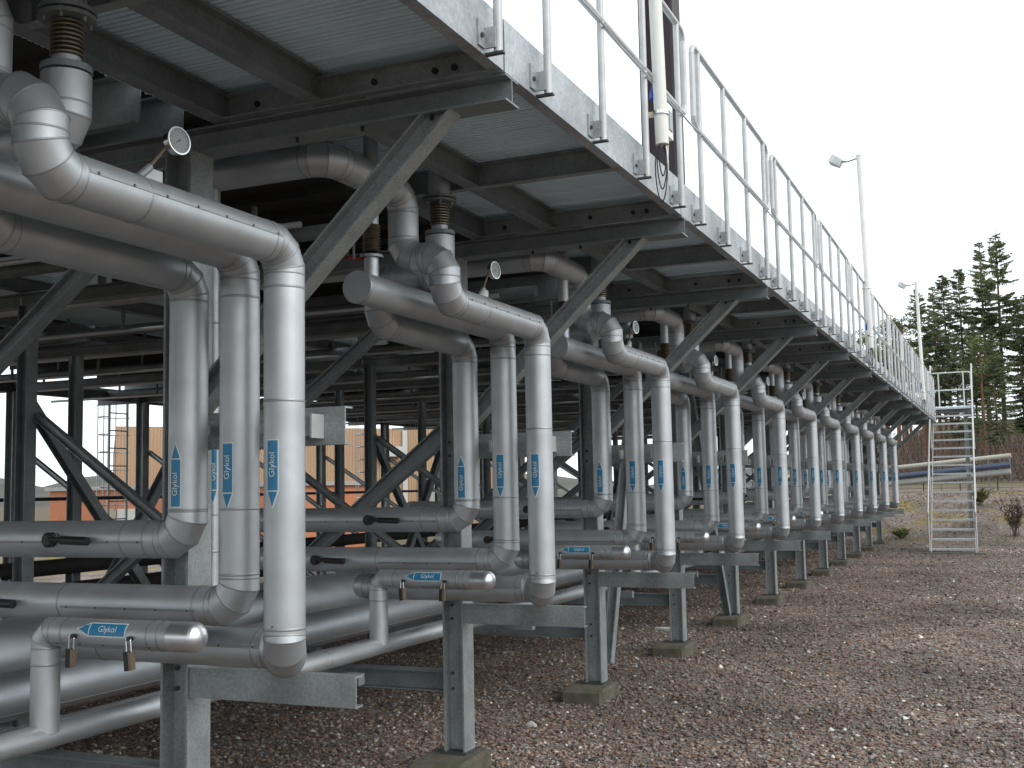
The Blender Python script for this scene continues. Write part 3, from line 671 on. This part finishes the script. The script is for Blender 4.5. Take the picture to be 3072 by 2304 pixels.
# small junction box and hanging loop by near pole
jb = thing('junction_box', 'small white junction box with a hanging cable loop beside the near pole', 'junction box', (XR, 5.62, 3.55))
MB().box(-.03, .03, -.05, .05, -.09, .09, WPIPE).box(.03, .036, -.03, .03, -.05, .05, DIAL).build('box', jb)
MB().tube([(0, 0, -.09), (.01, .0, -.22), (.0, .03, -.30), (-.01, .06, -.22), (0, .05, -.09)], .005, WPIPE, 6).build('cable_loop', jb)
# brown steel mast behind the railing
mt = thing('brown_mast', 'dark brown steel mast standing behind the railing at the top of the picture', 'mast')
MB().ext(Hp(.26, .22, .02, .02), (-2.18, 7.9, 3.34), (-2.18, 7.9, 9.5), BROWN, up=(1, 0, 0)).build('post', mt)
MB().box(-2.34, -2.02, 7.72, 8.08, 3.325, 3.34, GALVD).build('base_plate', mt)

# ------------------------------------------------------------------ ladder stair at the end
st = thing('ladder_stair', 'steep galvanised stair with narrow treads at the far end of the walkway', 'stair')
yb_, yt_, zt_ = 27.05, 31.2, 3.60; x0, x1 = -1.60, -.67
for x in (x0, x1):
    MB().ext([(-.006, -.06), (.006, -.06), (.006, .06), (-.006, .06)], (x, yb_, -.02), (x, yt_, zt_), RAIL).build('stringer', st)
n = 17
for i in range(n):
    q = (i+.35)/n; yy = yb_+(yt_-yb_)*q; z = zt_*q
    MB().box(x0+.01, x1-.01, yy-.01, yy+.20, z, z+.028, RAIL).box(x0+.01, x1-.01, yy-.013, yy-.004, z-.012, z+.03, RAIL).build('tread', st)
for x, s_ in ((x0-.03, -1), (x1+.03, 1)):
    MB().tube(bend([(x, yb_+.02, 0.05), (x, yb_+.02, .95), (x, yt_, zt_+1.0), (x, yt_+1.0, zt_+1.0)], .12, 4), .019, RAIL, 10).build('handrail', st)
    for q in (.33, .66): MB().tube([(x, yb_+(yt_-yb_)*q, zt_*q), (x, yb_+(yt_-yb_)*q, zt_*q+.93)], .016, RAIL, 8).build('baluster', st)
lan = MB().box(-1.56, x1+.05, yt_, yt_+1.1, 3.50, 3.53, DECK); lan.build('landing', st)
MB().ext(Hp(.14, .08), (-1.56, yt_+.08, 3.425), (x1+.05, yt_+.08, 3.425), GALVD).build('landing_beam', st)
gd = MB().tube(bend([(-1.66, yt_+1.08, 4.50), (x1-.02, yt_+1.08, 4.50), (x1-.02, yt_+1.08, 4.03), (-1.66, yt_+1.08, 4.03)], .08, 4), .019, RAIL, 10)
for x in (-1.50, -.88): gd.tube([(x, yt_+1.08, 3.5), (x, yt_+1.08, 4.50)], .018, RAIL, 8)
gd.build('guard_rail', st)
MB().ext(Hp(.10, .10), (x1-.20, yt_+.9, -.02), (x1-.20, yt_+.9, 3.3), GALV, up=(1, 0, 0)).build('landing_post', st)
slab = MB().box(x0-.15, x1+.2, yb_-.28, yb_+.25, -.1, .025, CONC); tag(slab.build('stair_footing'), 'long low concrete slab under the foot of the steep stair', 'footing')

# ------------------------------------------------------------------ background left: buildings
def corr(name, p0, p1, z0, z1, m, parent, pitch=.20, dep=.035):
    p0 = Vector((*p0, 0)); p1 = Vector((*p1, 0)); d = p1-p0; L_ = d.length; d.normalize(); nn = Vector((d.y, -d.x, 0)); n = int(L_/pitch); pr = []
    for i in range(n):
        b = i*pitch
        for a, o in ((0, 0), (.45, 0), (.55, dep), (.95, dep)): pr.append(p0+d*(b+a*pitch)+nn*o)
    pr.append(p1); N = len(pr); vs = [(q.x, q.y, z) for z in (z0, z1) for q in pr]
    return MB().add(vs, [(i, i+1, N+i+1, N+i) for i in range(N-1)], m).build(name, parent)
TAN = mat('tan_sheet', (.41, .265, .16), .6, 0, noise=.06, nscale=.6); TANG = mat('grey_sheet', (.33, .32, .31), .6, 0, noise=.06)
def brick():
    m = bpy.data.materials.new('red_brick'); m.use_nodes = True; t = m.node_tree; p = t.nodes['Principled BSDF']; p.inputs['Roughness'].default_value = .85
    tc = t.nodes.new('ShaderNodeTexCoord'); mp = t.nodes.new('ShaderNodeMapping'); mp.inputs['Rotation'].default_value = (radians(90), 0, 0); t.links.new(tc.outputs['Object'], mp.inputs[0])
    b = t.nodes.new('ShaderNodeTexBrick'); b.inputs['Scale'].default_value = 3.2; b.inputs['Color1'].default_value = (.48, .18, .09, 1); b.inputs['Color2'].default_value = (.42, .15, .075, 1); b.inputs['Mortar'].default_value = (.34, .17, .10, 1)
    b.inputs['Mortar Size'].default_value = .012; t.links.new(mp.outputs[0], b.inputs['Vector']); t.links.new(b.outputs['Color'], p.inputs['Base Color']); return m
BRK = brick(); DARK = mat('dark_opening', (.03, .03, .035), .4); DOORW = mat('pale_door', (.5, .49, .46), .6)
tb = thing('tan_warehouse', 'long tan corrugated sheet metal warehouse seen between the columns', 'building')
pa, pb, pc = (-51.2, 55.0), (-33.0, 78.1), (-86, 92)
corr('wall', pa, pb, -1.4, 6.0, TAN, tb); corr('wall', pc, pa, -1.4, 6.0, TAN, tb)
corr('roof_box', (-48.6, 58.3), (-45.0, 62.9), 6.0, 6.9, TANG, tb)
MB().add([(pa[0], pa[1], 5.98), (pb[0], pb[1], 5.98), (-70, 118, 5.98), (pc[0], pc[1], 5.98)], [(0, 1, 2, 3)], TANG).build('roof', tb)
nd = Vector((pb[0]-pa[0], pb[1]-pa[1], 0)).normalized(); nn = Vector((nd.y, -nd.x, 0))
def onwall(s0, s1, z0, z1, m, name, dep=.12):
    a = Vector((*pa, 0))+nd*s0+nn*.06; b = Vector((*pa, 0))+nd*s1+nn*.06
    vs = [(q.x, q.y, z) for q in (a, b, b+nn*dep, a+nn*dep) for z in (z0, z1)]
    return MB().add(vs, [(0, 2, 3, 1), (4, 6, 7, 5), (1, 3, 5, 7), (0, 6, 4, 2), (0, 1, 7, 6), (2, 4, 5, 3)], m).build(name, tb)
onwall(17, 19.2, 4.0, 4.7, DOORW, 'canopy', .8); onwall(19.4, 19.75, -1, 5.9, DOORW, 'drainpipe'); onwall(20.6, 23.6, -1.2, 2.6, TANG, 'gate'); onwall(6, 6.7, 3.0, 3.4, TANG, 'vent')
bb = thing('brick_outbuilding', 'low orange brick outbuilding with flat roof and pale door, at the left', 'building')
def wallbox(mb, x0, x1, y0, y1, z0, z1, m): mb.box(x0, x1, y0, y1, z0, z1, m)
bx = MB(); wallbox(bx, -47.4, -31, 46.0, 52, -1.5, 1.95, BRK); bx.build('wall', bb)
MB().box(-47.6, -30.8, 45.8, 52.2, 1.95, 2.15, TANG).build('roof', bb)
dd = MB().box(-42.6, -41.2, 45.9, 45.997, -1.2, .95, DOORW); dd.build('door', bb); MB().box(-44.2, -42.7, 45.93, 45.997, -1.2, .95, mat('shutter', (.33, .27, .22), .6)).build('shutter', bb)
MB().box(-38.4, -36.6, 45.93, 45.997, -.2, 1.0, mat('dark_red_door', (.15, .02, .03), .6)).build('window', bb)
# long dark handrail at eye height on the far side and caged ladders
hr = MB().tube([(-12.75, 4, 1.62), (-12.75, 33, 1.62)], .03, BLACK, 8); tag(hr.build('hand_rail'), 'dark handrail pipe running level along the far side of the rear platform', 'handrail')
def cage(y, lab):
    t = thing('caged_ladder', lab, 'ladder', (-12.95, y, 0), 'caged ladders on the far side')
    for a in (0, .4): MB().tube([(0, a, .9), (0, a, 3.3)], .022, RAIL, 8).build('stile', t)
    rg = MB()
    for z in np.arange(1.0, 3.2, .28): rg.tube([(0, 0, z), (0, .4, z)], .012, RAIL, 6)
    rg.build('rungs', t)
    cg = MB()
    for z in np.arange(1.5, 3.2, .28): cg.tube([(0, 0, z)]+[(-.3*sin(a), .2-.32*cos(a), z) for a in np.linspace(.2, pi-.2, 7)]+[(0, .4, z)], .009, SPIPE, 6)
    for a in (.9, pi/2, pi-.9): cg.tube([(-.3*sin(a), .2-.32*cos(a), 1.4), (-.3*sin(a), .2-.32*cos(a), 3.2)], .009, SPIPE, 6)
    cg.build('safety_cage', t)
cage(13.75, 'caged steel ladder against the sky at the left, beyond the rear columns'); cage(21.55, 'caged steel ladder in front of the tan warehouse, between the first and second pipe groups')
# hills behind
HILL = mat('hill', (.075, .07, .06), .95, 0, noise=.3, nscale=.05)
hx = []; 
for i in range(60):
    a = radians(-75+i*1.6); R_ = 420; h_ = 5+6*abs(sin(i*.35))+4*sin(i*.11+1)+random.uniform(-.8, .8); hx.append((sin(a)*R_, cos(a)*R_, h_))
vs = []
for x, y, h_ in hx: vs += [(x*.8, y*.8, -3), (x, y, h_), (x*1.25, y*1.25, h_*.7)]
fs = [(i*3+j, (i+1)*3+j, (i+1)*3+j+1, i*3+j+1) for i in range(59) for j in (0, 1)]
struct(MB().add(vs, fs, HILL, True).build('hills'))
#VEG
NEED = mat('spruce_needles', (.125, .145, .075), .8, 0, noise=.5, nscale=.7, coord='Object', spec=.2)
NEED2 = mat('pine_needles', (.13, .155, .06), .8, 0, noise=.5, nscale=.7, spec=.2)
BARK = mat('bark', (.15, .10, .075), .95, 0, noise=.3, nscale=3); BARKP = mat('pine_bark', (.16, .085, .05), .95, 0, noise=.3, nscale=2)
TWIG = mat('bare_twigs', (.12, .085, .065), .95, 0, noise=.3, nscale=1)
def quads(mb, m, items):
    vs = []; fs = []
    for a, b, w_ in items:
        d = b-a; s_ = d.cross(Vector((random.gauss(0, 1), random.gauss(0, 1), random.gauss(0, .6))))
        if s_.length < 1e-6: continue
        s_ = s_.normalized()*w_; o = len(vs); vs += [a-s_*.5, a+s_*.5, b+s_*.25, b-s_*.25]; fs.append((o, o+1, o+2, o+3))
    mb.add(vs, fs, m)
def spruce(seed, H=15, bare=.28, spread=2.0, dens=1.0):
    random.seed(seed); t = thing('spruce_tree', '', 'tree', (0, 0, 0), 'tall spruces at the edge of the forest')
    lean = random.uniform(-.02, .02)
    tr = MB(); tr.lathe([(H*q, .16*(1-q)**.8+.012) for q in np.linspace(0, 1, 9)], (0, 0, 0), (lean, 0, 1), BARK, 8); 
    br = []; nd_ = []
    z = H*bare
    for q in range(14):   # dead stubs
        a = random.uniform(0, 2*pi); zz = random.uniform(.08, bare)*H; l = random.uniform(.4, 1.3); br.append((Vector((lean*zz, 0, zz)), Vector((cos(a)*l, sin(a)*l, zz-.2)), .03))
    while z < H*.985:
        u_ = (z/H-bare)/(1-bare); Rm = spread*(1-u_)**.75*(.55+.45*min(1, u_*5+.3))+.12
        for k in range(random.choice((4, 5, 5, 6))):
            if random.random() > dens*.72: continue
            a = random.uniform(0, 2*pi); l = Rm*random.uniform(.55, 1.15); p0 = Vector((lean*z, 0, z+random.uniform(-.15, .15)))
            dz = (-.28+.55*u_)*l; dirv = Vector((cos(a)*l, sin(a)*l, dz)); side = Vector((-sin(a), cos(a), 0))
            br.append((p0, p0+dirv, .035))
            n_ = max(4, int(l*13))
            for i in range(n_):
                s_ = (i+random.random())/n_; s_ = .12+.88*s_; c = p0+dirv*s_+Vector((0, 0, .10*l*s_*s_))
                wl = (.16+.32*l*.35)*(1.15-s_)*random.uniform(.6, 1.3)+.08
                for sg in (-1, 1):
                    nd_.append((c, c+side*sg*wl*.9+dirv.normalized()*wl*.7+Vector((0, 0, -random.uniform(.05, .28)*wl*1.5)), .075))
                if random.random() < .6: nd_.append((c, c+Vector((random.uniform(-.08, .08), random.uniform(-.08, .08), -random.uniform(.12, .32))), .065))
        z += random.uniform(.16, .34)*(1-.35*u_)*(H/15)
    nd_.append((Vector((lean*H, 0, H*.97)), Vector((lean*H, 0, H*1.02)), .05))
    quads(tr, BARK, br); tr.build('trunk', t); cr_ = MB(); quads(cr_, NEED, nd_); cr_.build('crown', t); return t
def pine(seed, H=11):
    random.seed(seed); t = thing('pine_tree', '', 'tree', (0, 0, 0), 'pines among the spruces')
    tr = MB(); tr.lathe([(H*q, .17*(1-q)**.7+.015) for q in np.linspace(0, .97, 8)], (0, 0, 0), (.01, 0, 1), BARKP, 8); nd_ = []; br = []
    for i in range(26):
        zz = H*random.uniform(.55, .97); a = random.uniform(0, 2*pi); l = random.uniform(.6, 1.9)*(1.25-abs(zz/H-.72)*1.6); p0 = Vector((0, 0, zz)); p1 = p0+Vector((cos(a)*l, sin(a)*l, random.uniform(.1, .6))); br.append((p0, p1, .05))
        for j in range(75):
            c = p0.lerp(p1, random.uniform(.45, 1.1))+Vector((random.gauss(0, .28), random.gauss(0, .28), random.gauss(0, .17))); nd_.append((c, c+Vector((random.gauss(0, .12), random.gauss(0, .12), random.uniform(.02, .16))), .09))
    quads(tr, BARKP, br); tr.build('trunk', t); cr_ = MB(); quads(cr_, NEED2, nd_); cr_.build('crown', t); return t
sp = [spruce(1, 15, .38, 2.7, .9), spruce(2, 15, .30, 2.0, .95), spruce(3, 15, .44, 1.9, .9), spruce(4, 15, .22, 2.5, 1)]
pn = [pine(11), pine(12)]
def at(px, D, ztop=None):
    d = f + r*((px/.72-1536)/FPX); return d.x/d.y*D
used_s = [False]*4; used_p = [False]*2
def put(kind, idx, vx, D, H, lab):
    arr, us = (sp, used_s) if kind == 's' else (pn, used_p)
    o = arr[idx] if not us[idx] else copy_tree(arr[idx]); us[idx] = True
    x = at(vx, D); z = hgt(x, D)-.2; s_ = H/(15 if kind == 's' else 11)
    o.location = (x, D, z); o.scale = (s_*1.0, s_*1.0, s_); o.rotation_euler = (0, 0, random.uniform(0, 6.28)); o['label'] = lab
random.seed(5)
put('s', 0, 2164, 72, 14.0, 'tallest spruce, with its bare pointed top at the right picture edge')
put('s', 1, 2133, 70, 13.2, 'dark narrow spruce just left of the tallest one')
put('s', 2, 2084, 74, 12.4, 'thin spruce third from the right picture edge')
put('s', 2, 2052, 72, 11.8, 'slender spruce above the top of the stair')
put('s', 1, 2026, 68, 10.6, 'spruce with dense dark top between two thin ones')
put('s', 0, 1998, 70, 10.8, 'leftmost thin spruce, beside the far lamp pole')
put('s', 3, 2210, 68, 9.6, 'broad spruce cut by the right picture edge')
put('s', 3, 2105, 80, 9.5, 'low bushy spruce behind the thin row')
put('s', 3, 2150, 62, 7.4, 'young full spruce in front of the tallest one')
put('s', 3, 2066, 66, 7.8, 'young full spruce behind the stair rails')
put('p', 0, 1952, 74, 9.6, 'round topped pine left of the far lamp pole')
put('p', 1, 1990, 66, 6.9, 'low pine behind the last railing')
put('p', 1, 2040, 76, 7.8, 'pine crown filling between the spruces above the landing')
put('p', 0, 2120, 66, 7.4, 'green pine crown right of the stair')
#put('s', 2, 2185, 84, 12.0, 'faint spruce behind the right edge trees')
for i in range(10):   # forest margin going left behind the platform
    vx = 1962-i*14+random.uniform(-4, 4); put('s' if i % 2 else 'p', 2 if i % 2 else 0, vx, 84+random.uniform(-5, 10), 9.5+random.uniform(-1.5, 1.5), f'{ORD[i]} forest tree counted leftwards from the stair, seen under the walkway end')
for i in range(7):
    put('s', (0, 1, 2, 3)[i % 4], 2225+i*38, 70+random.uniform(-4, 14), 10.5+random.uniform(-2, 1.5), f'{ORD[i]} forest tree counted outwards beyond the right picture edge')
# undergrowth : bare brush, one mass
random.seed(21); bm = []
for i in range(6500):
    D = random.uniform(50, 98); vx = random.uniform(1840, 2330); x = at(vx, D); z = hgt(x, D); h_ = random.uniform(.3, 1.0)*random.choice((1, 1, 1, 2.2))
    a = Vector((x, D, z-.05)); bm.append((a, a+Vector((random.gauss(0, .6), random.gauss(0, .6), h_)), random.uniform(.03, .06)))
b_ = MB(); quads(b_, TWIG, bm); o = b_.build('undergrowth'); o['kind'] = 'stuff'; o['label'] = 'brown leafless brush along the foot of the forest'; o['category'] = 'undergrowth'
gm = []; GRS = mat('bank_grass', (.13, .115, .04), .9, 0, alt=(.06, .085, .022), altscale=.5, altw=(.45, .55), spec=.2)
cl_ = [(random.uniform(-8, 6), random.uniform(29.5, 42), random.uniform(.3, 1.3)) for _ in range(26)]
cl_ += [(.2, 31.5, .5), (.0, 31.2, .35), (-.7, 36, .5), (-2.5, 31.2, .45), (-2.9, 30.6, .4), (-3.4, 32, .6), (-1.1, 33, .5), (.8, 33.5, .7)]
for x, y, s_ in cl_:
    for j in range(int(90*s_)):
        px, py = x+random.gauss(0, s_*.5), y+random.gauss(0, s_*.5); z = hgt(px, py); a = Vector((px, py, z-.01)); gm.append((a, a+Vector((random.gauss(0, .06), random.gauss(0, .06), random.uniform(.03, .13))), .010))
b_ = MB(); quads(b_, GRS, gm); o = b_.build('grass'); o['kind'] = 'stuff'; o['label'] = 'yellowish grass tufts on the gravel bank'; o['category'] = 'grass'
def bush(x, y, h_, w_, lab, leaf):
    t = thing('bush', lab, 'bush', (x, y, hgt(x, y)), 'small bushes on the bank'); st_ = []; lf = []
    for i in range(26):
        a = Vector((random.gauss(0, .05), random.gauss(0, .05), 0)); b = Vector((random.gauss(0, w_), random.gauss(0, w_), h_*random.uniform(.6, 1))); st_.append((a, b, .012))
        for j in range(22): c = a.lerp(b, random.uniform(.3, 1)); lf.append((c, c+Vector((random.gauss(0, .05), random.gauss(0, .05), random.uniform(.0, .07))), .03))
    m1 = MB(); quads(m1, TWIG, st_); m1.build('stems', t); m2 = MB(); quads(m2, leaf, lf); m2.build('leaves', t)
bush(.16, 31.5, .95, .14, 'dark reddish bush on the gravel bank near the right picture edge', TWIG)
bush(-.72, 36.0, .5, .15, 'low green bush right of the stair', GRS); bush(-2.55, 31.2, .24, .12, 'small bright green tuft left of the stair on the bank', NEED2)
# pipeline and fence on the bank
PBE = mat('beige_cladding', (.36, .34, .29), .6, 0, noise=.15, nscale=.8); PBL = mat('blue_grey_cladding', (.06, .085, .14), .5, .1, noise=.1)
pl = thing('pipeline', 'beige pipeline with a blue grey line below, rising rightwards behind the stair', 'pipeline')
MB().tube([(-9, 43.6, 1.74), (-3.5, 43, 2.10), (.24, 42.6, 2.42)], .085, PBE, 12).build('upper_pipe', pl); MB().tube([(-9, 43.6, 1.44), (-3.5, 43, 1.79), (.2, 42.6, 2.11)], .095, PBL, 12).build('lower_pipe', pl); MB().tube([(-9, 43.7, 1.20), (-3.5, 43.1, 1.55), (.2, 42.7, 1.87)], .10, TANG, 12).build('lower_pipe', pl)
for x in (-8.5, -6.9, -5.3, -3.7, -2.1, -.5, .2): MB().box(x-.018, x+.018, 43.2, 43.24, hgt(x, 43.2)-.1, 2.05+(x+3.5)*.085, GALVD).build('support_post', pl)
fe = thing('wire_fence', 'thin dark wire fence on top of the gravel bank at the right', 'fence')
for i in range(14):
    x = -9+i*1.25; z = hgt(x, 44); MB().tube([(x, 44, z-.1), (x, 44, z+1.75)], .02, BLACK, 6).build('post', fe)
wm = MB()
for h_ in np.arange(.1, 1.75, .16): wm.tube([(-9, 44, hgt(-9, 44)+h_), (-6, 44, hgt(-6, 44)+h_), (7.25, 44, hgt(7, 44)+h_)], .006, BLACK, 4)
wm.build('wire_mesh', fe)
# parked vehicles / pale boxes far left are only specks: pale litter on the gravel
PAP = mat('pale_litter', (.55, .55, .52), .8)
def litter(x, y, s_, lab):
    mb = MB(); n = 7; c = [(s_*random.uniform(.5, 1)*cos(2*pi*k/n), s_*.5*random.uniform(.5, 1)*sin(2*pi*k/n), .012+random.uniform(0, .02)) for k in range(n)]
    mb.add(c+[(0, 0, .04)]+[(a, b, .0) for a, b, _ in c], [(k, (k+1) % n, n) for k in range(n)]+[(k, n+1+k, n+1+(k+1) % n, (k+1) % n) for k in range(n)], PAP); tag(mb.build('paper_scrap', None, (x, y, 0)), lab, 'litter', 'pale scraps on the ground')
litter(-4.1, 4.5, .10, 'crumpled pale scrap on the ground left of the first column'); litter(-3.1, 7.35, .055, 'flat pale scrap on the gravel between the second and third columns'); litter(-3.62, 12.6, .16, 'flat pale scrap beside the fifth footing')
bpy.context.view_layer.update()
